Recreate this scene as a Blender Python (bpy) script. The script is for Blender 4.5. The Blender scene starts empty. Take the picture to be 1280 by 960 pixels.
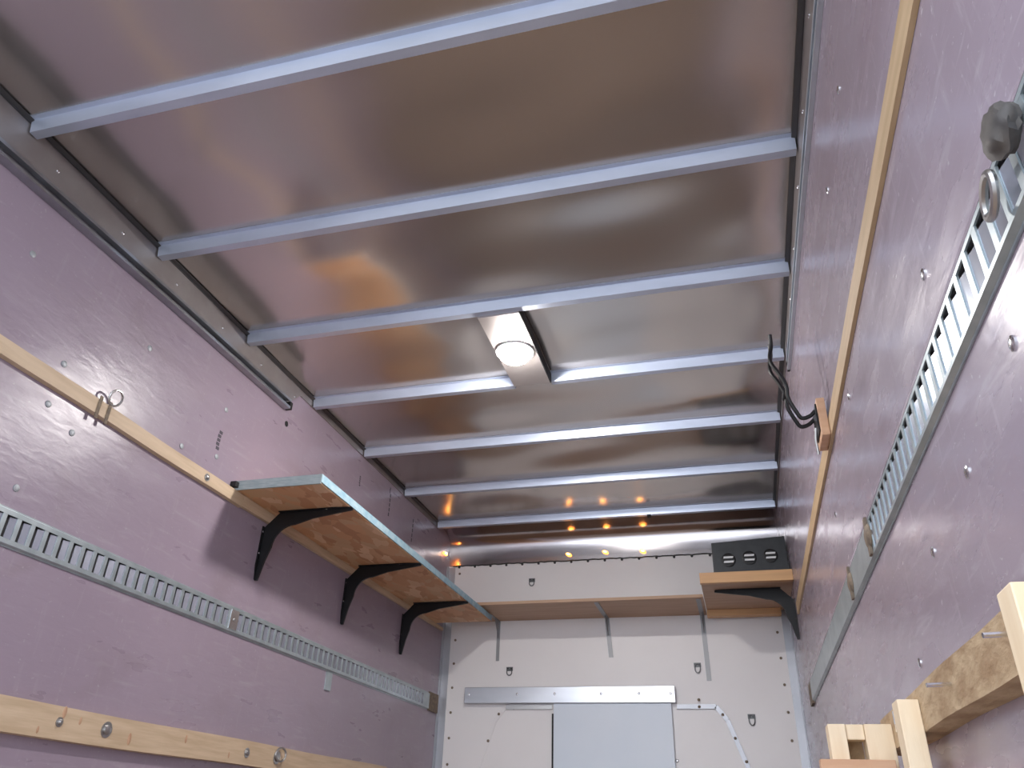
import bpy, bmesh, math, random
from mathutils import Vector, Matrix
random.seed(7)
S = bpy.context.scene
H = 2.35          # ceiling (bow undersides) above the cargo floor
W = 2.3           # width between the side walls
L = 5.237         # front wall
Y0 = 0.12         # open rear end
# ---------------- camera ----------------
RIGHT = (0.964477, 0.262243, 0.031828); UP = (0.103590, -0.486285, 0.867638); BACK = (0.243009, -0.833520, -0.496177)
cd = bpy.data.cameras.new('camera'); cam = bpy.data.objects.new('camera', cd)
S.collection.objects.link(cam); S.camera = cam
cd.sensor_width = 36.0; cd.lens = 27.2373; cd.clip_start = 0.02
M = Matrix((RIGHT, UP, BACK)).transposed().to_4x4(); M.translation = Vector((1.9519, 0.0, (-1.8361) + H))
cam.matrix_world = M
# ---------------- world, exposure ----------------
S.view_settings.view_transform = 'Standard'; S.view_settings.look = 'None'
S.view_settings.gamma = 1.0; S.view_settings.exposure = 1.9; S.view_settings.use_curve_mapping = False
wd = bpy.data.worlds.new('world'); S.world = wd; wd.use_nodes = True
bg = wd.node_tree.nodes['Background']; bg.inputs[0].default_value = (0.84, 0.90, 1.0, 1); bg.inputs[1].default_value = 1.15
LAMP_STRENGTH = 125.0

# ---------------- materials ----------------
def mat(name, col, rough=0.5, metal=0.0, col2=None, scale=8.0, stretch=(1, 1, 1), bump=0.0, bscale=40.0,
        emit=None, strength=0.0, detail=4.0, lo=0.35, hi=0.65, rvar=0.0, coat=0.0, bstretch=None, spec=0.5, bdist=0.002):
    m = bpy.data.materials.new(name); m.use_nodes = True
    nt = m.node_tree; b = nt.nodes['Principled BSDF']
    b.inputs['Base Color'].default_value = (*col, 1); b.inputs['Roughness'].default_value = rough
    b.inputs['Metallic'].default_value = metal; b.inputs['Coat Weight'].default_value = coat
    b.inputs['Specular IOR Level'].default_value = spec
    tc = nt.nodes.new('ShaderNodeTexCoord')
    def noise(sc, st, det=detail):
        mp = nt.nodes.new('ShaderNodeMapping'); mp.inputs['Scale'].default_value = st; mp.inputs['Location'].default_value = (.37, .21, .43)
        nt.links.new(tc.outputs['Object'], mp.inputs[0])
        n = nt.nodes.new('ShaderNodeTexNoise'); n.inputs['Scale'].default_value = sc; n.inputs['Detail'].default_value = det
        nt.links.new(mp.outputs[0], n.inputs[0]); return n
    if col2:
        n = noise(scale, stretch); r = nt.nodes.new('ShaderNodeValToRGB')
        r.color_ramp.elements[0].position = lo; r.color_ramp.elements[1].position = hi
        r.color_ramp.elements[0].color = (*col, 1); r.color_ramp.elements[1].color = (*col2, 1)
        nt.links.new(n.outputs[0], r.inputs[0]); nt.links.new(r.outputs[0], b.inputs['Base Color'])
        if rvar:
            mr = nt.nodes.new('ShaderNodeMapRange'); mr.inputs[3].default_value = rough - rvar; mr.inputs[4].default_value = rough + rvar
            nt.links.new(n.outputs[0], mr.inputs[0]); nt.links.new(mr.outputs[0], b.inputs['Roughness'])
    if bump:
        n = noise(bscale, bstretch or stretch); bp = nt.nodes.new('ShaderNodeBump')
        bp.inputs['Strength'].default_value = bump; bp.inputs['Distance'].default_value = bdist
        nt.links.new(n.outputs[0], bp.inputs['Height']); nt.links.new(bp.outputs[0], b.inputs['Normal'])
    if emit:
        b.inputs['Emission Color'].default_value = (*emit, 1); b.inputs['Emission Strength'].default_value = strength
    return m

def wall_mat(name, base, light, dark, scratch=0.5, r0=.26, r1=.40):
    """lavender reinforced plastic panel: gloss, dents, pale scratches running lengthwise, a few grimy stains"""
    m = bpy.data.materials.new(name); m.use_nodes = True; nt = m.node_tree; b = nt.nodes['Principled BSDF']
    N = nt.nodes.new; K = nt.links.new
    tc = N('ShaderNodeTexCoord')
    def noise(sc, st, det, dist=0.0, loc=(0, 0, 0), rot=(0, 0, 0)):
        mp = N('ShaderNodeMapping'); mp.inputs['Scale'].default_value = st; mp.inputs['Location'].default_value = [v + .37 for v in loc]
        mp.inputs['Rotation'].default_value = rot
        K(tc.outputs['Object'], mp.inputs[0]); n = N('ShaderNodeTexNoise')
        n.inputs['Scale'].default_value = sc; n.inputs['Detail'].default_value = det; n.inputs['Distortion'].default_value = dist
        K(mp.outputs[0], n.inputs[0]); return n
    def ramp(n, a, c, ca=(0, 0, 0), cb=(1, 1, 1)):
        r = N('ShaderNodeValToRGB'); r.color_ramp.elements[0].position = a; r.color_ramp.elements[1].position = c
        r.color_ramp.elements[0].color = (*ca, 1); r.color_ramp.elements[1].color = (*cb, 1); K(n.outputs[0], r.inputs[0]); return r
    def mix(f, a, c, fac=1.0):
        x = N('ShaderNodeMix'); x.data_type = 'RGBA'
        if fac != 1.0:
            q = N('ShaderNodeMath'); q.operation = 'MULTIPLY'; q.inputs[1].default_value = fac; K(f, q.inputs[0]); f = q.outputs[0]
        K(f, x.inputs[0]); K(a, x.inputs[6])
        if isinstance(c, tuple): x.inputs[7].default_value = (*c, 1)
        else: K(c, x.inputs[7])
        return x.outputs[2]
    tone = ramp(noise(1.6, (1, 1, 1), 5), .3, .7, base, tuple(v * 1.12 for v in base)).outputs[0]
    scr = ramp(noise(5, (1, 1.1, 9), 5, .6, rot=(math.radians(-14), 0, 0)), .58, .84)
    c = mix(scr.outputs[0], tone, light, scratch)
    scr2 = ramp(noise(7, (1, 7, 1.3), 4, .3, loc=(3, 1, 2)), .60, .86)
    c = mix(scr2.outputs[0], c, light, scratch * .7)
    st = ramp(noise(3.4, (1, .8, 1.6), 6, .8, loc=(5, 2, 1)), .56, .86)
    c = mix(st.outputs[0], c, dark, .6)
    glints = ramp(noise(75, (1, 1, 1.3), 2, .2, loc=(7, 4, 2)), .68, .76)  # tiny pale specks paint specular sparkles into the base colour
    c = mix(glints.outputs[0], c, light, .55)
    K(c, b.inputs['Base Color'])
    rr = ramp(noise(4, (1, 1, 4), 5), .3, .7, (r0,) * 3, (r1,) * 3); K(rr.outputs[0], b.inputs['Roughness'])
    b.inputs['Specular IOR Level'].default_value = .55
    n1 = noise(22, (1, .5, 1.4), 3, .4); n2 = noise(2.2, (1, 1, 1), 2)
    ad = N('ShaderNodeMath'); ad.operation = 'MULTIPLY_ADD'; ad.inputs[1].default_value = 4.0; K(n2.outputs[0], ad.inputs[0]); K(n1.outputs[0], ad.inputs[2])
    bp = N('ShaderNodeBump'); bp.inputs['Strength'].default_value = .5; bp.inputs['Distance'].default_value = .0022
    K(ad.outputs[0], bp.inputs['Height']); K(bp.outputs[0], b.inputs['Normal'])
    return m

M_ = {}
M_['wallL'] = wall_mat('lavender_panel_left', (.300, .240, .295), (.46, .42, .45), (.24, .185, .20), .45)
M_['wallR'] = wall_mat('lavender_panel_right', (.330, .275, .325), (.58, .54, .58), (.27, .20, .24), .6, .19, .31)
M_['white'] = mat('white_panel', (.86, .835, .83), .38, col2=(.89, .87, .86), scale=2.5, bump=.2, bscale=60)
M_['bluewhite'] = mat('blue_white_door', (.74, .82, .91), .35, col2=(.77, .84, .92), scale=3)
M_['roof'] = mat('aluminium_sheet', (.64, .60, .565), .20, .93)
M_['nose'] = mat('nose_aluminium', (.56, .53, .54), .17, 1.0, col2=(.64, .61, .62), scale=5, stretch=(.4, 1, 1), rvar=.03)
M_['bow'] = mat('galvanised_bow', (.53, .59, .71), .36, .55, col2=(.60, .66, .79), scale=14, stretch=(.3, 1, 1))
M_['rail'] = mat('grey_rail', (.30, .27, .265), .45, .6, col2=(.35, .325, .32), scale=9)
M_['railedge'] = mat('dark_rail_edge', (.10, .10, .105), .5, .6)
M_['rubber'] = mat('dark_rubber', (.055, .05, .048), .6, col2=(.10, .09, .08), scale=40)
M_['track'] = mat('roller_track_steel', (.42, .44, .47), .32, .85, col2=(.34, .35, .37), scale=14)
M_['trackR'] = mat('bright_track_steel', (.55, .60, .66), .4, .6, col2=(.60, .65, .70), scale=14)
M_['corner'] = mat('grey_corner_trim', (.42, .43, .46), .42, .65, col2=(.50, .51, .54), scale=6)
M_['galv'] = mat('galvanised_track', (.36, .42, .44), .36, .55, col2=(.46, .52, .54), scale=18, bump=.1, bscale=60)
M_['galvin'] = mat('galvanised_track_inside', (.47, .52, .60), .24, .7, col2=(.55, .60, .68), scale=12)
M_['dark'] = mat('dark_shade_and_parts', (.012, .012, .013), .7)  # small black parts, plus painted shade in track slots and beside the lamp panel
M_['rust'] = mat('rusty_fitting', (.16, .125, .095), .75, .2, col2=(.27, .21, .15), scale=60, bump=.5, bscale=120)
M_['pine'] = mat('pine_batten', (.52, .385, .25), .6, col2=(.63, .485, .335), scale=7, stretch=(8, .7, 8), bump=.3, bscale=60, bstretch=(2, .2, 2))
M_['pineR'] = mat('amber_pine_batten', (.45, .315, .175), .6, col2=(.54, .39, .235), scale=7, stretch=(8, .7, 8), bump=.3, bscale=60, bstretch=(2, .2, 2))
M_['palepine'] = mat('pale_lumber', (.80, .63, .42), .6, col2=(.88, .73, .52), scale=9, stretch=(5, 5, .7), bump=.2, bscale=60)
M_['orangepine'] = mat('orange_board', (.60, .35, .21), .6, col2=(.68, .43, .27), scale=9, stretch=(.7, 5, 5), bump=.2, bscale=60)
M_['rough'] = mat('rough_sawn_lumber', (.34, .22, .12), .8, col2=(.56, .42, .26), scale=12, stretch=(2, .8, 2), bump=.9, bscale=35, bdist=.006)
M_['ply'] = mat('plywood_shelf', (.46, .29, .185), .55, col2=(.53, .35, .23), scale=6, stretch=(.5, 6, 6))
M_['plyR'] = mat('amber_shelf_board', (.60, .35, .17), .5, col2=(.70, .42, .20), scale=6, stretch=(.5, 6, 6))  # lit look of the corner shelf's near face is put into this colour
M_['black'] = mat('black_bracket', (.005, .005, .006), .42, 0, spec=.35, bump=.2, bscale=90)
M_['blackbox'] = mat('black_box', (.022, .026, .030), .45, col2=(.03, .034, .038), scale=30)
M_['socket'] = mat('black_socket', (.008, .008, .009), .5)
M_['silver'] = mat('bright_aluminium', (.58, .59, .62), .30, .9, col2=(.66, .67, .70), scale=8, stretch=(.3, 1, 1))
M_['steel'] = mat('steel', (.46, .45, .44), .32, .9)
M_['darksteel'] = mat('dark_steel', (.16, .165, .17), .5, .6)
M_['bracketsteel'] = mat('grey_bracket_steel', (.34, .345, .355), .5, .5)
M_['knot'] = mat('pine_knot', (.46, .26, .16), .6, col2=(.56, .36, .23), scale=40)
M_['zinc'] = mat('zinc_bolt', (.82, .84, .86), .18, 1.0)
M_['greyedge'] = mat('painted_shelf_edge', (.30, .36, .37), .6, col2=(.40, .45, .45), scale=30, stretch=(1, 1, 5))
M_['tealedge'] = mat('teal_shelf_edge', (.25, .42, .52), .55, col2=(.38, .52, .58), scale=30)
M_['whitepaint'] = mat('white_bar', (.75, .77, .78), .5)
M_['lens'] = mat('lamp_lens', (.9, .9, .9), .4, emit=(1.0, .96, .93), strength=LAMP_STRENGTH)
M_['amber'] = mat('amber_lens', (1, .45, .06), .3, emit=(1.0, .26, .03), strength=2.2)
M_['ambercore'] = mat('amber_bulb', (1, .8, .3), .3, emit=(1.0, .62, .16), strength=5.0)
M_['floor'] = mat('laminated_wood_floor', (.22, .160, .120), .55, col2=(.30, .225, .175), scale=5, stretch=(9, .5, 1), bump=.2, bscale=40)
M_['ground'] = mat('concrete_yard', (.30, .30, .30), .9, col2=(.36, .355, .35), scale=3, bump=.4, bscale=50)
M_['sealant'] = mat('dark_sealant', (.05, .05, .05), .7)
M_['mark'] = mat('dark_scuff', (.09, .08, .10), .8)
M_['clear_plate'] = mat('lamp_plate', (.50, .45, .43), .33, .9, col2=(.56, .51, .49), scale=6)
M_['washer'] = mat('grey_cap', (.36, .38, .40), .5, .3)

# oriented strand board: flaky voronoi tones
def osb():
    m = bpy.data.materials.new('strand_board'); m.use_nodes = True; nt = m.node_tree; b = nt.nodes['Principled BSDF']
    N = nt.nodes.new; K = nt.links.new
    tc = N('ShaderNodeTexCoord'); mp = N('ShaderNodeMapping'); mp.inputs['Scale'].default_value = (1.0, .42, 1); mp.inputs['Rotation'].default_value = (0, 0, .5)
    K(tc.outputs['Object'], mp.inputs[0])
    n = N('ShaderNodeTexNoise'); n.inputs['Scale'].default_value = 9; n.inputs['Detail'].default_value = 3; K(mp.outputs[0], n.inputs[0])
    mx = N('ShaderNodeMix'); mx.data_type = 'RGBA'; mx.inputs[0].default_value = .12; K(mp.outputs[0], mx.inputs[6]); K(n.outputs['Color'], mx.inputs[7])
    v = N('ShaderNodeTexVoronoi'); v.inputs['Scale'].default_value = 24; K(mx.outputs[2], v.inputs['Vector'])
    sp = N('ShaderNodeSeparateColor'); K(v.outputs['Color'], sp.inputs[0])
    r = N('ShaderNodeValToRGB'); e = r.color_ramp.elements
    e[0].position = 0; e[0].color = (.52, .25, .12, 1); e[1].position = 1; e[1].color = (.80, .54, .34, 1)
    k = e.new(.45); k.color = (.68, .37, .19, 1); k = e.new(.72); k.color = (.62, .39, .21, 1)
    K(sp.outputs[0], r.inputs[0]); K(r.outputs[0], b.inputs['Base Color']); b.inputs['Roughness'].default_value = .55
    bp = N('ShaderNodeBump'); bp.inputs['Strength'].default_value = .25; bp.inputs['Distance'].default_value = .002
    K(sp.outputs[1], bp.inputs['Height']); K(bp.outputs[0], b.inputs['Normal'])
    return m
M_['osb'] = osb()

# ---------------- mesh helpers (coordinates: z given relative to the bow undersides, shifted up by H) ----------------
def V(x, y, z): return Vector((x, y, z + H))
def link(name, me, m, parent=None):
    o = bpy.data.objects.new(name, me); S.collection.objects.link(o)
    if m is not None and not me.materials: me.materials.append(M_[m])
    if parent is not None: o.parent = parent
    return o
def build(name, bm, m, parent=None, smooth=False, origin=None, bevel=0.0):
    """finish a bmesh whose vertices are in world space; origin = where the object stands"""
    if bevel:
        bmesh.ops.bevel(bm, geom=[e for e in bm.edges], offset=bevel, segments=2, affect='EDGES', profile=.6)
    bmesh.ops.recalc_face_normals(bm, faces=bm.faces)
    me = bpy.data.meshes.new(name)
    base = Vector(origin) if origin is not None else Vector((0, 0, 0))
    pw = parent_world(parent)
    bmesh.ops.translate(bm, verts=bm.verts, vec=-(base if origin is not None else pw))
    bm.to_mesh(me); bm.free()
    for p in me.polygons: p.use_smooth = smooth
    o = link(name, me, m, parent)
    if origin is not None: o.location = base - pw
    if smooth:
        try: me.set_sharp_from_angle(angle=math.radians(38))
        except Exception: pass
    return o
def parent_world(p):
    v = Vector((0, 0, 0))
    while p is not None: v += p.location; p = p.parent
    return v
def box(bm, x0, x1, y0, y1, z0, z1):
    vs = [bm.verts.new(V(x, y, z)) for x in (x0, x1) for y in (y0, y1) for z in (z0, z1)]
    for f in ((0, 1, 3, 2), (4, 6, 7, 5), (0, 4, 5, 1), (2, 3, 7, 6), (0, 2, 6, 4), (1, 5, 7, 3)): bm.faces.new([vs[i] for i in f])
def prism(bm, pts, off):
    """pts: world points of a planar outline, off: extrusion vector"""
    a = [bm.verts.new(p) for p in pts]; b = [bm.verts.new(Vector(p) + Vector(off)) for p in pts]
    bm.faces.new(a); bm.faces.new(b[::-1]); n = len(a)
    for i in range(n): bm.faces.new((a[i], a[(i + 1) % n], b[(i + 1) % n], b[i]))
def tube(bm, path, r, seg=8, closed=False):
    path = [Vector(p) for p in path]; n = len(path); rings = []; prev = None
    for i, p in enumerate(path):
        if closed: t = (path[(i + 1) % n] - path[i - 1]).normalized()
        else: t = (path[min(i + 1, n - 1)] - path[max(i - 1, 0)]).normalized()
        if prev is None: a = t.orthogonal().normalized()
        else: a = (prev - t * prev.dot(t)).normalized()
        prev = a; b = t.cross(a)
        rr = r[i] if isinstance(r, (list, tuple)) else r
        rings.append([bm.verts.new(p + (a * math.cos(k * 2 * math.pi / seg) + b * math.sin(k * 2 * math.pi / seg)) * rr) for k in range(seg)])
    m = n if closed else n - 1
    for i in range(m):
        A = rings[i]; B = rings[(i + 1) % n]
        for k in range(seg): bm.faces.new((A[k], A[(k + 1) % seg], B[(k + 1) % seg], B[k]))
    if not closed: bm.faces.new(rings[0][::-1]); bm.faces.new(rings[-1])
def lathe(bm, c, axis, prof, seg=20):
    """prof: (radius, height along axis) pairs, closed at both ends"""
    ax = Vector(axis).normalized(); a = ax.orthogonal().normalized(); b = ax.cross(a); c = Vector(c); rings = []
    for r, h in prof:
        rings.append([bm.verts.new(c + ax * h + (a * math.cos(k * 2 * math.pi / seg) + b * math.sin(k * 2 * math.pi / seg)) * max(r, 1e-4)) for k in range(seg)])
    for i in range(len(rings) - 1):
        A, B = rings[i], rings[i + 1]
        for k in range(seg): bm.faces.new((A[k], A[(k + 1) % seg], B[(k + 1) % seg], B[k]))
    bm.faces.new(rings[0][::-1]); bm.faces.new(rings[-1])
def NB(): return bmesh.new()
def tag(o, label=None, cat=None, group=None, kind=None):
    if label: o['label'] = label
    if cat: o['category'] = cat
    if group: o['group'] = group
    if kind: o['kind'] = kind
    return o
def thing(name, loc, label, cat, group=None):
    o = bpy.data.objects.new(name, None); o.empty_display_size = .05; S.collection.objects.link(o); o.location = V(*loc)
    return tag(o, label, cat, group)
def struct(name, bm, m, label, smooth=False):
    return tag(build(name, bm, m, None, smooth), label, kind='structure')
def head(c, axis, r=.007, h=.004, seg=10):
    bm = NB(); lathe(bm, c, axis, [(r, 0), (r, h * .5), (r * .7, h * .9), (r * .3, h)], seg); return bm
def inst(name, me, loc, parent):
    o = bpy.data.objects.new(name, me); S.collection.objects.link(o); o.parent = parent; o.location = Vector(loc) - parent_world(parent); return o

# ================= setting =================
bm = NB(); box(bm, -.05, W + .05, Y0, L + .05, -H - .06, -H)
floor = struct('floor', bm, 'floor', 'worn laminated wood cargo floor of the truck body')
bm = NB(); box(bm, -14, 16, -16, 22, -H - 1.02, -H - 1.0)
tag(build('ground', bm, 'ground'), 'grey concrete yard the truck stands on', kind='structure')
bm = NB(); box(bm, -.05, 0, Y0, L, -H, .04)
wall_left = struct('wall_left', bm, 'wallL', 'glossy lavender plastic lined left wall with scuffs')
bm = NB(); box(bm, W, W + .05, Y0, L, -H, .04)
wall_right = struct('wall_right', bm, 'wallR', 'glossy scratched lavender plastic lined right wall')
bm = NB(); box(bm, -.05, W + .05, L, L + .05, -H, -.2)
wall_front = struct('wall_front', bm, 'white', 'white front bulkhead panel with rows of screws')

# roof skin: one sheet with slight oil-canning between the bows, real thickness
BY = [1.242 + .6138 * i for i in range(7)]
def skin_z(x, y):
    t = ((y - BY[0]) / .6138) % 1.0
    k = math.sin(math.pi * t) ** 2 * min(1, x * (W - x) / .35)
    return .026 + k * (.0070 * math.sin(2.3 * x + 1.7 * y) + .0055 * math.sin(4.1 * x - 2.9 * y + 1) + .0030 * math.sin(3.1 * x - 5.0 + 2 * math.pi * t) + .0032 * math.sin(7.7 * x + 6.1 * y))
bm = NB(); nx, ny = 90, 200; g = []
for j in range(ny + 1):
    y = Y0 + (4.97 - Y0) * j / ny
    g.append([bm.verts.new(V(W * i / nx, y, skin_z(W * i / nx, y) if j < ny else .026)) for i in range(nx + 1)])
for j in range(ny):
    for i in range(nx): bm.faces.new((g[j][i], g[j][i + 1], g[j + 1][i + 1], g[j + 1][i]))
bmesh.ops.recalc_face_normals(bm, faces=bm.faces)
ceiling = struct('ceiling', bm, 'roof', 'dull reflective aluminium roof skin above the bows', smooth=True)
bm = NB(); box(bm, -.05, W + .05, Y0, L + .05, .052, .064)
tag(build('roof_cover', bm, 'rail'), 'outer roof sheet over the aluminium skin', kind='structure')
# curved nose sheet between the roof and the front wall
NP0 = [(4.97, .026), (5.04, .024), (5.10, .018), (5.138, .010), (5.165, .0), (5.188, -.014), (5.203, -.028), (5.2125, -.041), (5.219, -.054), (5.223, -.067), (5.226, -.081), (5.2283, -.095), (5.231, -.115), (5.2335, -.14), (5.2355, -.17), (5.236, -.205)]
NP = []
for i in range(len(NP0) - 1):      # Catmull-Rom refinement of the rolled profile
    q = [Vector(NP0[max(0, min(len(NP0) - 1, i + k))]) for k in (-1, 0, 1, 2)]
    for u in (0, .33, .67):
        NP.append(tuple(.5 * ((2 * q[1]) + (q[2] - q[0]) * u + (2 * q[0] - 5 * q[1] + 4 * q[2] - q[3]) * u * u + (3 * q[1] - q[0] - 3 * q[2] + q[3]) * u ** 3)))
NP.append(NP0[-1])
bm = NB(); nx = 60; g = []
for (y, z) in NP: g.append([bm.verts.new(V(W * i / nx, y - .0012 * math.sin(9 * i / nx + z * 5), z)) for i in range(nx + 1)])
for j in range(len(NP) - 1):
    for i in range(nx): bm.faces.new((g[j][i], g[j][i + 1], g[j + 1][i + 1], g[j + 1][i]))
nose = struct('trim_1', bm, 'nose', 'shiny curved aluminium nose sheet above the white front wall', smooth=True)
bm = NB(); box(bm, -.05, W + .05, L + .004, L + .05, -.2, .045)
tag(build('trim_8', bm, 'rail'), 'outer front cap behind the curved nose sheet', kind='structure')

# dark ragged sealant line along the nose's lower edge + its rivets
bm = NB(); pts = []
for i in range(93):
    x = .03 + i * (W - .06) / 92; pts.append(V(x, 5.2335, -.203 + random.uniform(-.0035, .0035)))
tube(bm, pts, .0045, 5); build('sealant_line', bm, 'sealant', nose, True)
rv = build('rivet', head(V(.08, 5.232, -.213), (0, -1, -.1), .009, .008, 8), 'sealant', nose, True, origin=V(.08, 5.232, -.213)).data
for i in range(1, 19):
    inst('rivet', rv, V(.08 + i * .118, 5.232, -.213), nose)

# corner trims of the front wall
def angle(name, x0, x1, n, label):
    bm = NB(); box(bm, min(x0, x1), max(x0, x1), L - .006, L - .0005, -H + .01, -.215)
    xs = x0 + (.004 if x1 > x0 else -.004); box(bm, min(x0, xs), max(x0, xs), L - .05, L - .0065, -H + .01, -.215)
    return struct(name, bm, 'corner', label)
tl = angle('trim_2', .001, .05, 0, 'silver angle trim in the front left corner')
tr = angle('trim_3', W - .001, W - .05, 0, 'silver angle trim in the front right corner')
sc = build('screw', head(V(.085, L - .001, -.26), (0, -1, 0), .0085, .006, 8), 'rust', wall_front, True, origin=V(.085, L - .001, -.26)).data
for side in (.085, W - .085):
    z = -.26
    while z > -2.2:
        if not (side < 1 and z == -.26): inst('screw', sc, V(side, L - .001, z), wall_front)
        z -= .155

# top rails (grey band above the wall panels)
for nm, x, s, side, ze in (('trim_4', 0, 1, 'left', -.105), ('trim_5', W, -1, 'right', -.075)):
    bm = NB(); prism(bm, [V(x + s * .0004, Y0 + .01, .02), V(x + s * .0004, 4.95, .02), V(x + s * .0004, 4.95, -.012), V(x + s * .0004, 2.95, -.018), V(x + s * .0004, 2.86, ze), V(x + s * .0004, 1.2, -.128), V(x + s * .0004, Y0 + .01, -.165)], (s * .0055, 0, 0))
    t = struct(nm, bm, 'rail', 'grey metal top rail along the %s roof edge' % side)
    bm = NB(); prism(bm, [V(x + s * .0062, Y0 + .01, .0225), V(x + s * .022, Y0 + .01, .0225), V(x + s * .022, Y0 + .01, .020), V(x + s * .009, Y0 + .01, .016), V(x + s * .009, Y0 + .01, .013), V(x + s * .0062, Y0 + .01, .013)], (0, 4.82, 0))
    build('edge_strip', bm, 'railedge', t)
    y = .75; first = None
    while y < 3.1:
        if first is None: first = build('rivet', head(V(x + s * .006, y, -.05), (s, 0, 0), .006, .004, 8), 'zinc', t, True, origin=V(x + s * .006, y, -.05)).data
        else: inst('rivet', first, V(x + s * .006, y, -.05), t)
        y += .3069

# ================= roof bows =================
pos_words = ['nearest silver roof bow, crossing the top left corner of the view', 'second silver roof bow from the top of the view',
             'silver roof bow touching the near end of the lamp panel', 'silver roof bow interrupted by the far end of the lamp panel',
             'silver roof bow just beyond the broken one, level with the black hook base', 'thin dull roof bow, second from the curved front',
             'silver roof bow closest to the curved front, with a small dark clip']
def bow_mesh(bm, y, x0, x1):
    P = [(-.040, .0232), (-.024, .0232), (-.015, -.020), (.015, -.020), (.024, .0232), (.040, .0232), (.040, .0252), (-.040, .0252)]
    prism(bm, [V(x0, y + a, b) for a, b in P], (x1 - x0, 0, 0))
for i, y in enumerate(BY):
    t = thing('roof_bow', (W / 2, y, 0), pos_words[i], 'roof bow', 'galvanised bows across the aluminium roof')
    if i == 3:
        bm = NB(); bow_mesh(bm, y, .012, 1.068); build('bow_channel', bm, 'bow', t)
        bm = NB(); bow_mesh(bm, y, 1.248, W - .012); build('bow_channel', bm, 'bow', t)
    else:
        bm = NB(); bow_mesh(bm, y, .012, W - .012); build('bow_channel', bm, 'bow', t)
    if i == 6:
        bm = NB(); box(bm, 1.48, 1.505, y - .02, y + .02, -.032, -.0205); c = build('clip', bm, 'dark', t); c['label'] = 'small dark clip'

# ================= roller door tracks (wall top) =================
def door_track(x, s, pts, label, m='track', dp=1.0):
    t = thing('door_track', (x, pts[0][0], pts[0][1]), label, 'track', 'roller door tracks under the roof edge')
    # C-shaped channel swept along pts (y, z of the lower edge)
    bm = NB(); prof = [(.001, 0), (.034, 0), (.034, .012), (.030, .012), (.030, .004), (.005, .004), (.005, .044), (.030, .044), (.030, .036), (.034, .036), (.034, .048), (.001, .048)]
    rings = [[bm.verts.new(V(x + s * a * dp, y, z + b)) for a, b in prof] for y, z in pts]
    n = len(prof)
    for A, B in zip(rings, rings[1:]):
        for k in range(n): bm.faces.new((A[k], A[(k + 1) % n], B[(k + 1) % n], B[k]))
    bm.faces.new(rings[0]); bm.faces.new(rings[-1][::-1])
    build('channel', bm, m, t)
    y, z = pts[-1]
    bm = NB(); box(bm, *sorted((x + s * .001, x + s * .03 * dp)), y + .001, y + .022, z + .004, z + .04); o = build('end_stop', bm, 'dark', t); o['label'] = 'black end stop'
    for k, f in enumerate((.15, .45, .75)):
        yy = pts[0][0] + (y - pts[0][0]) * f
        zz = pts[0][1] + (z - pts[0][1]) * f
        build('bolt', head(V(x + s * .0052 * dp, yy, zz + .024), (s, 0, 0), .006, .006, 8), 'zinc', t, True)
    return t
door_track(.0, 1, [(Y0 + .02, -.215), (.7, -.198), (1.2, -.178), (2.0, -.158), (2.84, -.150)], 'left grey steel roller door track below the roof edge, ending above the strand board shelf')
door_track(W, -1, [(Y0 + .02, -.215), (.7, -.198), (1.2, -.178), (2.0, -.145), (3.02, -.115)], 'right grey steel roller door track below the roof edge, ending by the black hook', 'trackR', .38)

# ================= battens =================
def batten(name, x, s, y0, y1, z0, z1, th, m, label, group=None, sag=0.0):
    bm = NB(); n = 24; rings = []
    for i in range(n + 1):
        y = y0 + (y1 - y0) * i / n; dz = sag * math.sin(i * .9) * .5
        xa, xb = x + s * .0005, x + s * th
        rings.append([bm.verts.new(V(a, y, b + dz)) for a, b in ((xa, z0), (xb, z0 + .002), (xb, z1 - .002), (xa, z1))])
    for A, B in zip(rings, rings[1:]):
        for k in range(4): bm.faces.new((A[k], A[(k + 1) % 4], B[(k + 1) % 4], B[k]))
    bm.faces.new(rings[0]); bm.faces.new(rings[-1][::-1])
    o = build(name, bm, m, None, origin=V(x, (y0 + y1) / 2, (z0 + z1) / 2))
    return tag(o, label, 'batten', group)
def boltpart(parent, x, s, y, z, r=.009, h=.008, m='steel', name='bolt'):
    bm = NB(); lathe(bm, V(x, y, z), (s, 0, 0), [(r * 1.7, 0), (r * 1.7, .002), (r, .0022), (r, h * .7), (r * .6, h)], 12)
    return build(name, bm, m, parent, True)
bL = batten('wall_batten', 0, 1, Y0 + .02, 2.66, -.711, -.6565, .019, 'pine', 'pine strip on the left wall ending under the strand board shelf', sag=.003)
boltpart(bL, .019, 1, 2.40, -.683)
bLL = batten('wall_batten', 0, 1, Y0 + .02, 4.42, -1.660, -1.568, .024, 'pine', 'wide knotty pine strip low on the left wall below the slotted track', sag=.004)
for y, r in ((2.217, .014), (2.02, .008), (3.02, .011)): boltpart(bLL, .024, 1, y, -1.612, r, .010)
bm = NB(); lathe(bm, V(.024, 3.25, -1.612), (1, 0, 0), [(.026, 0), (.026, .003), (.02, .004)], 16); tw = build('ring_plate', bm, 'steel', bLL, True)
for y, z, r in ((2.03, -1.585, .012), (2.33, -1.628, .013), (2.10, -1.60, .008), (2.62, -1.60, .010), (2.9, -1.63, .008), (1.95, -1.64, .007)):   # darker knots standing a hair proud
    bm = NB(); lathe(bm, V(.0238, y, z), (1, 0, 0), [(r, 0), (r * .9, .0006), (r * .4, .0009)], 10)
    bmesh.ops.scale(bm, vec=(1, .7, 1.5), space=Matrix.Translation(-V(0, y, z)), verts=bm.verts); k_ = build('knot', bm, 'knot', bLL, True)
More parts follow.
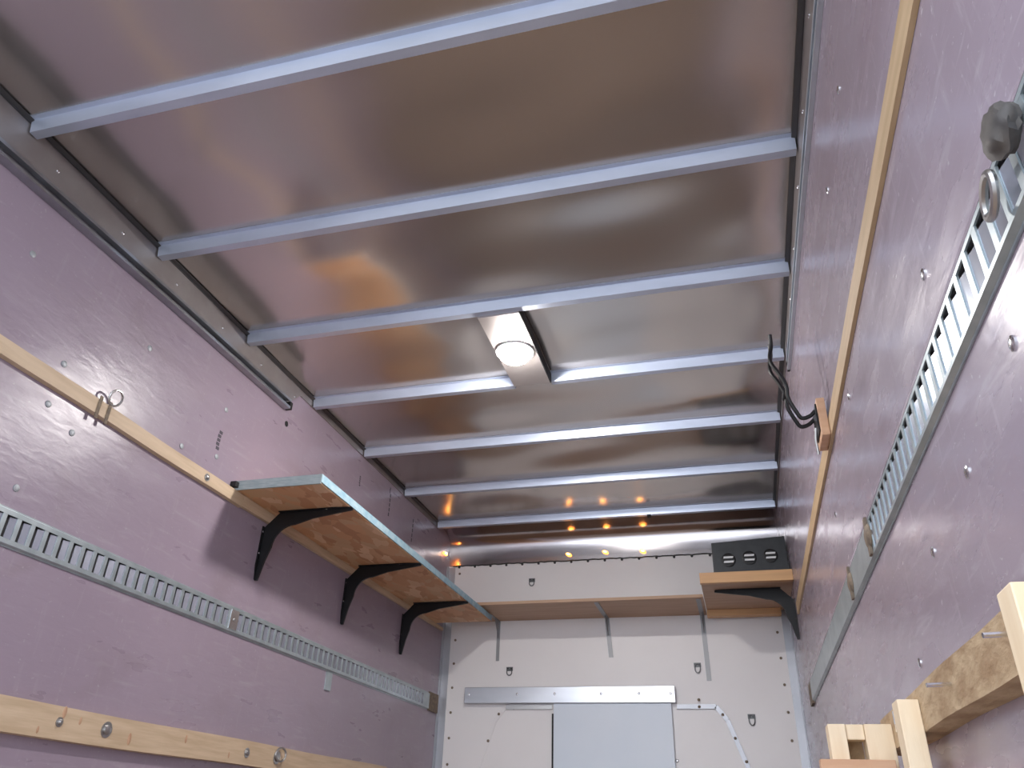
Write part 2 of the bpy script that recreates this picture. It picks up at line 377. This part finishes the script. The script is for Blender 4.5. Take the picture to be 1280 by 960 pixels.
bm = NB(); tube(bm, [V(.036 + .006 * math.cos(a), 3.262 + .03 * math.cos(a), -1.60 + .026 * math.sin(a)) for a in [k * math.pi / 10 for k in range(20)]], .0042, 8, True)
build('ring', bm, 'steel', tw, True)
bLM = batten('wall_batten', 0, 1, 4.425, 5.18, -1.664, -1.572, .024, 'pine', 'short pine length butted to the low left strip near the front corner')
bR = batten('wall_batten', W, -1, Y0 + .02, 4.46, -.800, -.738, .009, 'pineR', 'long thin amber pine strip high on the right wall passing the black hook', sag=.004)

# strapped tie ring over the upper left batten
t = thing('tie_ring', (.02, 1.82, -.683), 'steel tie ring strapped over the upper left pine strip in the lamp glare', 'tie ring')
for dy in (-.022, .022):
    bm = NB(); box(bm, .0195, .0225, 1.82 + dy - .006, 1.82 + dy + .006, -.725, -.645); build('strap', bm, 'rust', t)
bm = NB(); tube(bm, [V(.03 + .008 * math.sin(a), 1.845 + .026 * math.cos(a), -.628 + .026 * math.sin(a)) for a in [k * math.pi / 10 for k in range(20)]], .004, 8, True)
build('ring', bm, 'steel', t, True)

# ================= slotted logistics tracks =================
def slot_track(x, s, y0, y1, z0, z1, slot_to, label, lip=False, hk=.355, tk=1.74, tg=.0195):
    t = thing('logistics_track', (x, (y0 + y1) / 2, (z0 + z1) / 2), label, 'cargo track', 'slotted steel cargo tracks on the side walls')
    h = z1 - z0; zc = (z0 + z1) / 2; proud = .0115; hs = h * hk
    def X(a): return x + s * a
    # face sheet with slots: upper and lower bands (hat profile) and the narrow bars between slots
    for zA, zB, dz in ((z1, zc + hs, -1), (z0, zc - hs, 1)):
        bm = NB()
        P = [(0.0005, zA), (.003, zA), (.003, zA + dz * h * .035), (proud, zA + dz * h * .075), (proud, zB), (proud - .003, zB), (proud - .003, zA + dz * h * .10), (.0005, zA + dz * h * .06)]
        prism(bm, [V(X(a), y0, b) for a, b in P], (0, y1 - y0, 0))
        o = build('upper_flange' if dz < 0 else 'lower_flange', bm, 'galv', t)
    bm = NB(); box(bm, *sorted((X(.0006), X(.002))), y0, y1, zc - hs * 1.1, zc + hs * 1.1); b = build('backing', bm, 'dark', t); b['label'] = 'dark sheet painting the shade behind the slots'  # near-black sheet puts the shade of the slot recesses into colour
    pitch = .0508; n = int((slot_to - y0) / pitch)
    bar = slotm = None
    for k in range(n):
        y = y0 + k * pitch
        if bar is None:
            bm = NB(); box(bm, *sorted((X(proud - .0035), X(proud - .0002))), y, y + .015, zc - hs, zc + hs); bar = build('slot_bar', bm, 'galv', t, origin=V(x, y, zc)).data
            bm = NB()   # louvred tongue: deep at its near edge, almost flush at the far edge
            prism(bm, [V(X(.0035), y + tg, zc - hs * .98), V(X(.0092), y + .0502, zc - hs * .98), V(X(.0078), y + .0502, zc - hs * .98), V(X(.002), y + tg, zc - hs * .98)], (0, 0, hs * tk))
            slotm = build('slot_tongue', bm, 'galvin', t, origin=V(x, y, zc)).data
        else:
            inst('slot_bar', bar, V(x, y, zc), t); inst('slot_tongue', slotm, V(x, y, zc), t)
    if n * pitch + y0 < y1 - .05:
        bm = NB(); box(bm, *sorted((X(proud - .0035), X(proud - .0002))), y0 + n * pitch, y1, zc - hs, zc + hs); build('plain_end', bm, 'galv', t)
    if lip:
        bm = NB(); prism(bm, [V(X(.0005), y0, z1 + .001), V(X(.008), y0, z1 + .001), V(X(.004), y0, z1 + .016), V(X(.0005), y0, z1 + .018)], (0, y1 - y0, 0))
        o = build('panel_lip', bm, 'wallR', t); o['label'] = 'lavender panel lip above the track'
    return t
slot_track(0, 1, Y0 + .02, 5.02, -1.200, -1.094, 4.95, 'left grey slotted cargo track between the two pine strips', hk=.30, tk=1.9, tg=.031)
slot_track(W, -1, Y0 + .02, 4.30, -1.258, -1.160, 1.92, 'right galvanised cargo track with dark triangular slot openings', lip=True)
bm = NB(); box(bm, W - .012, W - .0005, 4.301, 4.44, -1.262, -1.162)
tag(build('track_end_piece', bm, 'rust', None, origin=V(W, 4.37, -1.21)), 'tarnished end piece closing the far end of the right cargo track', 'end piece')
bm = NB(); box(bm, .0005, .013, 5.021, 5.18, -1.203, -1.09)
tag(build('track_end_piece', bm, 'rust', None, origin=V(0, 5.1, -1.15)), 'tarnished end piece of the left cargo track in the front corner', 'end piece')

# fittings in the tracks
def rusty(x, s, y, z, label, sz=1.0):
    t = thing('track_fitting', (x, y, z), label, 'track fitting')
    bm = NB(); lathe(bm, V(x + s * .0118, y, z), (s, 0, 0), [(.03 * sz, 0), (.031 * sz, .006), (.024 * sz, .013), (.012 * sz, .017)], 14)
    bmesh.ops.scale(bm, vec=(.75, 1.1, 1.0), space=Matrix.Translation(-V(x, y, z)), verts=bm.verts); build('body', bm, 'rust', t, True)
    bm = NB(); box(bm, *sorted((x + s * .0118, x + s * .018)), y - .012, y + .012, z - .045 * sz, z + .045 * sz); build('latch', bm, 'rust', t)
    return t
rusty(W, -1, 1.95, -1.205, 'brown rusted fitting in the right track, nearer of the two')
rusty(W, -1, 2.36, -1.205, 'brown rusted fitting in the right track, farther of the two')
t = thing('tie_down_fitting', (W, .69, -1.2), 'dark rubbery tie-down fitting with a steel ring at the right frame edge', 'track fitting')
bm = NB(); bmesh.ops.create_icosphere(bm, subdivisions=3, radius=1)
for v in bm.verts:
    k = 1 + .10 * math.sin(9 * v.co.x + 5 * v.co.z) + .06 * math.sin(17 * v.co.y)
    v.co = V(W - .030 + v.co.x * .016 * k, .668 + v.co.y * .030 * k, -1.200 + v.co.z * .027 * k)
build('body', bm, 'rubber', t, True)
bm = NB(); tube(bm, [V(W - .030 + .004 * math.cos(a), .742 + .030 * math.cos(a), -1.222 + .020 * math.sin(a)) for a in [k * math.pi / 12 for k in range(24)]], .0048, 8, True)
build('ring', bm, 'steel', t, True)
t = thing('track_plate', (.015, 2.77, -1.147), 'small shiny plate clipped over the left track under the shelf', 'track fitting')
bm = NB(); box(bm, .0118, .0145, 2.745, 2.80, -1.185, -1.11); build('plate', bm, 'zinc', t, bevel=.001)
build('screw', head(V(.0145, 2.772, -1.147), (1, 0, 0), .007, .004, 10), 'steel', t, True)
bm = NB(); box(bm, .0005, .006, 3.62, 3.68, -1.285, -1.2015)
tag(build('splice_plate', bm, 'galv', None, origin=V(0, 3.65, -1.24)), 'small grey plate hanging below the left cargo track', 'plate')

# ================= shelves =================
t = thing('strand_board_shelf', (.2, 3.8, -.655), 'long orange strand board shelf on the left wall with a teal edge', 'shelf')
bm = NB(); box(bm, .001, .402, 2.605, 5.02, -.655, -.617); build('board', bm, 'osb', t)
bm = NB(); box(bm, .001, .405, 2.598, 2.6045, -.657, -.616); o = build('end_edge', bm, 'greyedge', t); o['label'] = 'grey painted near end'
bm = NB(); box(bm, .4025, .4075, 2.60, 5.02, -.650, -.616); o = build('front_edge', bm, 'tealedge', t); o['label'] = 'teal painted long edge'
bm = NB(); prism(bm, [V(.001, 2.661, -.6565), V(.001, 5.16, -.6565), V(.001, 5.16, -.676), V(.001, 2.661, -.704)], (.017, 0, 0)); o = build('rear_cleat', bm, 'pine', t); o['label'] = 'thin pale cleat along the wall'
bm = NB(); box(bm, .0, .026, 2.575, 2.597, -.648, -.626); o = build('corner_clip', bm, 'dark', t); o['label'] = 'dark clip at the wall end'

def bracket(x, s, y, z, arm, leg, label, m='black', group='black steel shelf brackets', wd=.036, g=.010, col=True):
    """boomerang-shaped bracket: curved gusset in the x-z plane with arm and leg flanges"""
    t = thing('shelf_bracket', (x, y, z), label, 'shelf bracket', group)
    pts = [(0, -.066), (.066, 0), (arm, 0), (arm, -.010), (arm * .55, -.036)]
    R = .095; cx, cz = .050 + R, -.060 - R
    for k in range(9):
        a = math.pi / 2 + k * math.pi / 16; pts.append((cx + R * math.cos(a), cz + R * math.sin(a)))
    pts += [(.030, -leg * .72), (.012, -leg), (0, -leg)]
    # a slight inner recess gives the pressed-steel look
    bm = NB(); prism(bm, [V(x + s * (a + .003), y - g / 2, z + b - .003) for a, b in pts], (0, g, 0)); build('gusset', bm, m, t)
    bm = NB(); prism(bm, [V(x + s * .066, y - wd / 2, z - .0005), V(x + s * (arm * .8), y - wd / 2, z - .0005), V(x + s * arm, y - wd * .22, z - .0005), V(x + s * arm, y + wd * .22, z - .0005), V(x + s * arm * .8, y + wd / 2, z - .0005), V(x + s * .066, y + wd / 2, z - .0005)], (0, 0, -.004)); build('arm_flange', bm, m, t)
    bm = NB(); prism(bm, [V(x + s * .0008, y - wd / 2, z - .066), V(x + s * .0008, y + wd / 2, z - .066), V(x + s * .0008, y + wd / 2, z - leg * .8), V(x + s * .0008, y + wd * .2, z - leg), V(x + s * .0008, y - wd * .2, z - leg), V(x + s * .0008, y - wd / 2, z - leg * .8)], (s * .004, 0, 0)); build('leg_flange', bm, m, t)
    for q in (.30, .62, .93):
        build('screw', head(V(x + s * .0048, y - wd * .33 * (q < .9), z - leg * q), (s, 0, 0), .005, .003, 8), 'zinc', t, True)
    build('screw', head(V(x + s * arm * .72, y - wd * .3, z - .0045), (0, 0, -1), .005, .003, 8), 'zinc', t, True)
    return t
for y, w_ in ((2.875, 'nearest of the three'), (3.70, 'middle one of the three'), (4.49, 'farthest of the three')):
    bracket(.0, 1, y, -.656, .414, .30, 'black curved bracket under the strand board shelf, ' + w_)
bracket(W, -1, 4.66, -.601, .43, .285, 'black curved bracket on the right wall under the amber shelf', group=None)

t = thing('front_shelf', (1.1, 5.0, -.60), 'long thin plywood shelf along the white front wall', 'shelf')
bm = NB(); box(bm, .06, 1.795, 4.785, L - .008, -.606, -.588); build('board', bm, 'ply', t)
t = thing('corner_shelf', (2.05, 4.85, -.60), 'short thick amber wood shelf in the front right corner under the black box', 'shelf')
bm = NB(); box(bm, 1.80, W - .001, 4.52, L - .055, -.60, -.582); build('board', bm, 'ply', t)
bm = NB(); box(bm, 1.796, W - .001, 4.485, 4.519, -.605, -.545); o = build('edge_board', bm, 'plyR', t, bevel=.002); o['label'] = 'amber edge board with its lit brightness painted in'  # brighter than the underside: light on the near face is painted in
bm = NB(); box(bm, 1.80, W - .052, 5.12, L - .056, -.640, -.6005); o = build('rear_cleat', bm, 'plyR', t); o['label'] = 'amber cleat against the front wall'
bm = NB(); box(bm, 1.80, W - .001, 4.52, L - .055, -.5815, -.55); build('top_board', bm, 'ply', t)

# grey steel angle brackets of the front shelf
def front_bracket(x, leg, label, tilt=0.0, w=.028, arm=.42):
    t = thing('angle_bracket', (x, L, -.607), label, 'shelf bracket', 'grey angle brackets below the front shelf')
    bm = NB(); prism(bm, [V(x - w / 2, L - .0015, -.608), V(x + w / 2, L - .0015, -.608), V(x + w / 2 + tilt, L - .0015, -.608 - leg), V(x - w / 2 + tilt, L - .0015, -.608 - leg)], (0, -.004, 0)); build('leg', bm, 'bracketsteel', t)
    bm = NB(); box(bm, x - w / 2, x + w / 2, L - arm, L - .006, -.6105, -.6065); build('arm', bm, 'bracketsteel', t)
    bm = NB(); prism(bm, [V(x - .0015, L - .0056, -.611), V(x - .0015, L - .10, -.611), V(x - .0015 + tilt * .3, L - .0056, -.72)], (.003, 0, 0)); build('rib', bm, 'bracketsteel', t)
front_bracket(.395, .26, 'grey angle bracket at the left end of the front shelf by the strand board', 0, .022, .20)
front_bracket(1.145, .25, 'grey angle bracket at the middle of the front shelf, slightly tilted', .02)
front_bracket(1.765, .40, 'grey angle bracket beside the amber corner shelf', .008)

# black box with three round sockets
t = thing('socket_box', (2.08, 4.66, -.549), 'black box with three round outlets standing on the amber corner shelf', 'box')
bm = NB(); box(bm, 1.876, 2.29, 4.575, 4.78, -.549, -.345)
for v in bm.verts:
    if v.co.z > H - .4: v.co.z += (v.co.x - 1.876) * .05
build('housing', bm, 'blackbox', t, bevel=.004)
for k, cx in enumerate((1.965, 2.082, 2.20)):
    cz = -.452 + k * .007
    bm = NB(); lathe(bm, V(cx, 4.5755, cz), (0, -1, 0), [(.040, 0), (.040, .006), (.034, .008), (.033, .003), (.004, .003)], 24)
    so = build('socket', bm, 'socket', t, True)
    for dz in (-.013, .013):
        bm = NB(); prism(bm, [V(cx - .028, 4.566, cz + dz - .0055), V(cx + .026, 4.566, cz + dz - .0055), V(cx + .030, 4.566, cz + dz + .0055), V(cx - .024, 4.566, cz + dz + .0055)], (0, -.0035, 0))
        build('bar', bm, 'whitepaint', so)

# ================= lamp =================
t = thing('lamp_panel', (1.16, 2.76, 0), 'flat metal panel bridging two roof bows and carrying the round lamp', 'panel')
bm = NB(); box(bm, 1.072, 1.245, 2.482, 3.062, -.0285, -.0205); build('sheet', bm, 'clear_plate', t)
bm = NB(); box(bm, 1.2455, 1.249, 2.482, 3.062, -.030, .020); o = build('side_edge', bm, 'dark', t); o['label'] = 'dark strip painting the shadow along the panel edge'  # black strip stands in for the shadow of the plate's thickness
bm = NB(); box(bm, 1.0705, 1.0715, 2.482, 3.062, -.0285, .010); build('side_edge', bm, 'clear_plate', t)
t = thing('ceiling_lamp', (1.155, 2.76, -.029), 'bright round white dome lamp glowing on the metal panel', 'lamp')
bm = NB(); lathe(bm, V(1.155, 2.76, -.029), (0, 0, -1), [(.082, 0), (.082, .009), (.075, .011), (.072, .004)], 36); build('base_ring', bm, 'whitepaint', t, True)
bm = NB(); lathe(bm, V(1.155, 2.76, -.0335), (0, 0, -1), [(.071, 0), (.070, .014), (.062, .028), (.046, .040), (.025, .047), (.007, .049)], 36); build('lens', bm, 'lens', t, True)

# ================= amber marker lamps =================
def marker(x, y, z, n, label, group):
    t = thing('marker_lamp', (x, y, z), label, 'marker lamp', group)
    n = Vector(n).normalized()
    bm = NB(); lathe(bm, (0, 0, 0), (0, -1, 0), [(.017, -.003), (.017, .004), (.013, .008), (.006, .010)], 18)
    bmesh.ops.scale(bm, vec=(1.25, 1, .62), verts=bm.verts); bmesh.ops.rotate(bm, matrix=Matrix.Rotation(math.radians(18), 3, 'Y'), verts=bm.verts)
    bmesh.ops.rotate(bm, matrix=Vector((0, -1, 0)).rotation_difference(n).to_matrix(), verts=bm.verts)
    bmesh.ops.translate(bm, vec=V(x, y, z), verts=bm.verts); le = build('lens', bm, 'amber', t, True)
    bm = NB(); lathe(bm, (0, 0, 0), (0, -1, 0), [(.009, .010), (.009, .0115), (.004, .0125)], 14)
    bmesh.ops.scale(bm, vec=(1.4, 1, .55), verts=bm.verts); bmesh.ops.rotate(bm, matrix=Matrix.Rotation(math.radians(18), 3, 'Y'), verts=bm.verts)
    bmesh.ops.rotate(bm, matrix=Vector((0, -1, 0)).rotation_difference(n).to_matrix(), verts=bm.verts)
    bmesh.ops.translate(bm, vec=V(x, y, z), verts=bm.verts); build('bulb', bm, 'ambercore', le, True)
G = 'amber marker lamps along the nose'
marker(.888, 5.226, -.161, (0, -1, 0), 'small glowing amber marker lamp on the nose, leftmost of the row of three', G)
marker(1.147, 5.226, -.157, (0, -1, 0), 'small glowing amber marker lamp in the middle of the row of three', G)
marker(1.406, 5.226, -.165, (0, -1, 0), 'small glowing amber marker lamp on the nose, nearest the black box', G)
marker(.012, 5.10, -.150, (1, -.5, 0), 'lone glowing amber marker lamp in the front left corner above the shelf end', None)

# ================= front wall details =================
t = thing('door_header', (.88, L, -1.09), 'bright aluminium header bar across the white front wall', 'header bar')
bm = NB(); box(bm, .188, 1.562, L - .045, L - .001, -1.139, -1.040); build('bar', bm, 'silver', t, bevel=.003)
for x in (.22, .55, .80, 1.10, 1.34, 1.535): build('rivet', head(V(x, L - .045, -1.085), (0, -1, 0), .008, .005, 10), 'zinc', t, True)
t = thing('bulkhead_door', (1.16, L, -1.7), 'pale blue white sliding door panel hanging under the header bar', 'door')
bm = NB(); box(bm, .789, 1.534, L - .030, L - .014, -2.30, -1.1395); build('panel', bm, 'bluewhite', t, bevel=.003)
bm = NB(); box(bm, .778, .788, L - .028, L - .008, -2.30, -1.20); o = build('edge_seal', bm, 'dark', t); o['label'] = 'dark seal down the left edge'
build('bolt', head(V(1.545, L - .001, -1.46), (0, -1, 0), .009, .006, 10), 'zinc', t, True)
# angle trim of the opening behind the door
def trimstrip(bm, pts, w=.028, y=L - .001, th=.012):
    for (x0, z0), (x1, z1) in zip(pts, pts[1:]):
        d = Vector((x1 - x0, 0, z1 - z0)).normalized(); n = Vector((-d.z, 0, d.x)) * w / 2
        a, b = V(x0, y, z0), V(x1, y, z1); prism(bm, [a + n, b + n, b - n, a - n], (0, -th, 0))
t = thing('opening_trim', (.5, L, -1.2), 'dull angled trim left of the pale blue door', 'trim')
bm = NB(); trimstrip(bm, [(.785, -1.158), (.465, -1.158), (.395, -1.24), (.285, -1.55), (.285, -2.3)], .024, th=.006); build('strip', bm, 'white', t)
bm = NB(); box(bm, .47, .776, L - .016, L - .008, -1.172, -1.148); build('silver_lip', bm, 'steel', t)
for x, z in ((.52, -1.165), (.42, -1.20), (.355, -1.36), (.30, -1.56)): build('screw', head(V(x, L - .0075, z), (0, -1, 0), .009, .006, 8), 'rust', t, True)
t = thing('opening_trim', (1.8, L, -1.2), 'bright silver angled trim right of the pale blue door', 'trim')
bm = NB(); trimstrip(bm, [(1.565, -1.158), (1.80, -1.158), (1.86, -1.235), (1.955, -1.50), (1.975, -2.3)], .026, th=.014); build('strip', bm, 'corner', t)
for x, z in ((1.70, -1.12), (1.70, -1.16), (1.835, -1.205), (1.895, -1.335), (1.945, -1.46)): build('screw', head(V(x, L - .015, z), (0, -1, 0), .009, .006, 8), 'rust', t, True)

def loop(x, z, label, r=.020, tail=.0):
    t = thing('lashing_ring', (x, L, z), label, 'lashing ring')
    bm = NB(); box(bm, x - .022, x + .022, L - .004, L - .001, z - .004, z + .022); build('plate', bm, 'darksteel', t)
    for dx in (-.011, .011): build('rivet', head(V(x + dx, L - .004, z + .010), (0, -1, 0), .006, .005, 8), 'dark', t, True)
    bm = NB(); tube(bm, [V(x + r * .85 * math.cos(a), L - .010, z - .012 + (r + tail) * math.sin(a)) for a in [k * math.pi / 9 for k in range(18)]], .0035, 6, True); build('ring', bm, 'darksteel', t, True)
loop(.624, -.339, 'small grey lashing ring high on the white wall above the front shelf')
loop(.482, -.930, 'small grey lashing ring beside the left end of the header bar')
loop(1.709, -.922, 'small grey lashing ring right of the header bar below the amber shelf', tail=.008)
loop(2.002, -1.222, 'small grey lashing ring near the right corner beside the angled trim', tail=.010)

# ================= black wire hook on the right wall =================
t = thing('wire_hook', (W, 2.28, -.73), 'black double wire hook jutting from an orange wood block on the right wall', 'hook')
bm = NB(); box(bm, W - .034, W - .0095, 2.235, 2.355, -.795, -.670); o = build('mounting_block', bm, 'orangepine', t, bevel=.003); o['label'] = 'orange wood mounting block'
bm = NB(); box(bm, W - .0385, W - .0345, 2.245, 2.335, -.775, -.685); build('base_plate', bm, 'black', t)
path = [(W - .037, -.700), (2.245, -.712), (2.222, -.715), (2.208, -.694), (2.190, -.650), (2.190, -.61), (2.176, -.565), (2.158, -.52), (2.157, -.484), (2.166, -.445), (2.167, -.405)]
def smooth_path(pts, k=4):
    out = []
    for i in range(len(pts) - 1):
        q = [Vector(pts[max(0, min(len(pts) - 1, i + j))]) for j in (-1, 0, 1, 2)]
        for m in range(k):
            u = m / k; out.append(.5 * ((2 * q[1]) + (q[2] - q[0]) * u + (2 * q[0] - 5 * q[1] + 4 * q[2] - q[3]) * u * u + (3 * q[1] - q[0] - 3 * q[2] + q[3]) * u ** 3))
    return out + [Vector(pts[-1])]
for y in (2.262, 2.322):
    bm = NB(); tube(bm, smooth_path([V(a, y + .012 * math.sin(i * .9), b) for i, (a, b) in enumerate(path)]), .0065, 8); build('prong', bm, 'black', t, True)
bm = NB(); tube(bm, [V(2.185, 2.262, -.62), V(2.183, 2.322, -.62)], .005, 6); build('cross_wire', bm, 'black', t, True)
bm = NB(); tube(bm, [V(W - .040, 2.30, -.74), V(W - .044, 2.315, -.775), V(W - .041, 2.33, -.815)], .004, 6); o = build('hanging_wire', bm, 'steel', t, True)

# ================= rough rail and lumber frame at lower right =================
rr = batten('wall_batten', W, -1, Y0 + .02, 2.12, -1.668, -1.592, .040, 'rough', 'thick rough-sawn brown rail low on the right wall', sag=.003)
def stud(y, z=-1.628, ln=.035):
    bm = NB(); tube(bm, [V(W - .0405, y, z), V(W - .0405 - ln, y - .004, z - .002)], .0032, 8)
    build('bolt', bm, 'zinc', rr, True)
for y in (1.018, 1.367): stud(y)
stud(1.995, ln=.028)
bm = NB(); box(bm, W - .0445, W - .0405, 1.85, 1.905, -1.640, -1.600); o = build('metal_plate', bm, 'zinc', rr); o['label'] = 'small white metal plate'
t = thing('lumber_frame', (2.2, 1.4, -H), 'pale new lumber frame standing against the rough rail at lower right', 'frame')
def post(x0, x1, y0, y1, zt, zb=-H + .001, m='palepine', name='post'):
    bm = NB(); box(bm, x0, x1, y0, y1, zb, zt); return build(name, bm, m, t, bevel=.002)
post(2.223, 2.2595, .873, .925, -1.607)
post(2.223, 2.2595, 1.630, 1.690, -1.613)
post(2.129, 2.165, 1.965, 2.03, -1.617)
post(2.203, 2.2595, 1.965, 2.03, -1.617)
post(2.1655, 2.2025, 1.972, 2.03, -1.617, -1.648, name='header_block')
bm = NB(); box(bm, 2.1655, 2.2025, 2.031, 2.04, -1.80, -1.645); o = build('backing_board', bm, 'rough', t)
bm = NB(); box(bm, 2.10, 2.248, 1.925, 1.9635, -1.78, -1.690); o = build('cross_board', bm, 'orangepine', t, bevel=.002); o['label'] = 'orange cross board'
bm = NB(); box(bm, 2.185, 2.2225, .88, 1.955, -2.02, -1.93); build('lower_rail', bm, 'palepine', t, bevel=.002)

# ================= wall rivets, caps and marks =================
def caps(wall, x, s, spots, m='washer', r=.011, name='rivet'):
    me = None
    for y, z in spots:
        if me is None: me = build(name, head(V(x, y, z), (s, 0, 0), r, .004, 12), m, wall, True, origin=V(x, y, z)).data
        else: inst(name, me, V(x, y, z), wall)
caps(wall_left, 0, 1, [(1.637, -.613), (1.634, -.758), (1.632, -1.034), (1.95, -.36), (2.44, -.36), (1.75, -.80), (2.45, -.57), (3.4, -.36), (1.4, -.36), (2.24, -.62), (2.43, -.70)])
caps(wall_right, W, -1, [(1.106, -1.058), (1.16, -1.373), (.88, -1.33), (1.75, -1.53), (1.9, -.85), (1.30, -.40), (1.62, -.40), (2.5, -.95), (1.45, -1.40)], 'zinc', .010)
def mark(y, z, w, h, wall=wall_left, x=0, s=1):
    bm = NB(); n = 5
    for k in range(n):
        zz = z + h * (k / (n - 1) - .5); dy = random.uniform(-.2, .2) * w
        box(bm, *sorted((x + s * .0002, x + s * .0012)), y + dy - w / 2, y + dy + w / 2, zz - h / n * .45, zz + h / n * .45)
    build('scuff', bm, 'mark', wall)
for y, z, w, h in ((2.44, -.50, .020, .07), (3.694, -.165, .012, .05), (4.115, -.15, .012, .12), (4.50, -.18, .012, .13), (4.1, -.06, .01, .03)): mark(y, z, w, h)
build('hole', head(V(0, 2.885, -.205), (1, 0, 0), .014, .003, 14), 'dark', wall_left, True)
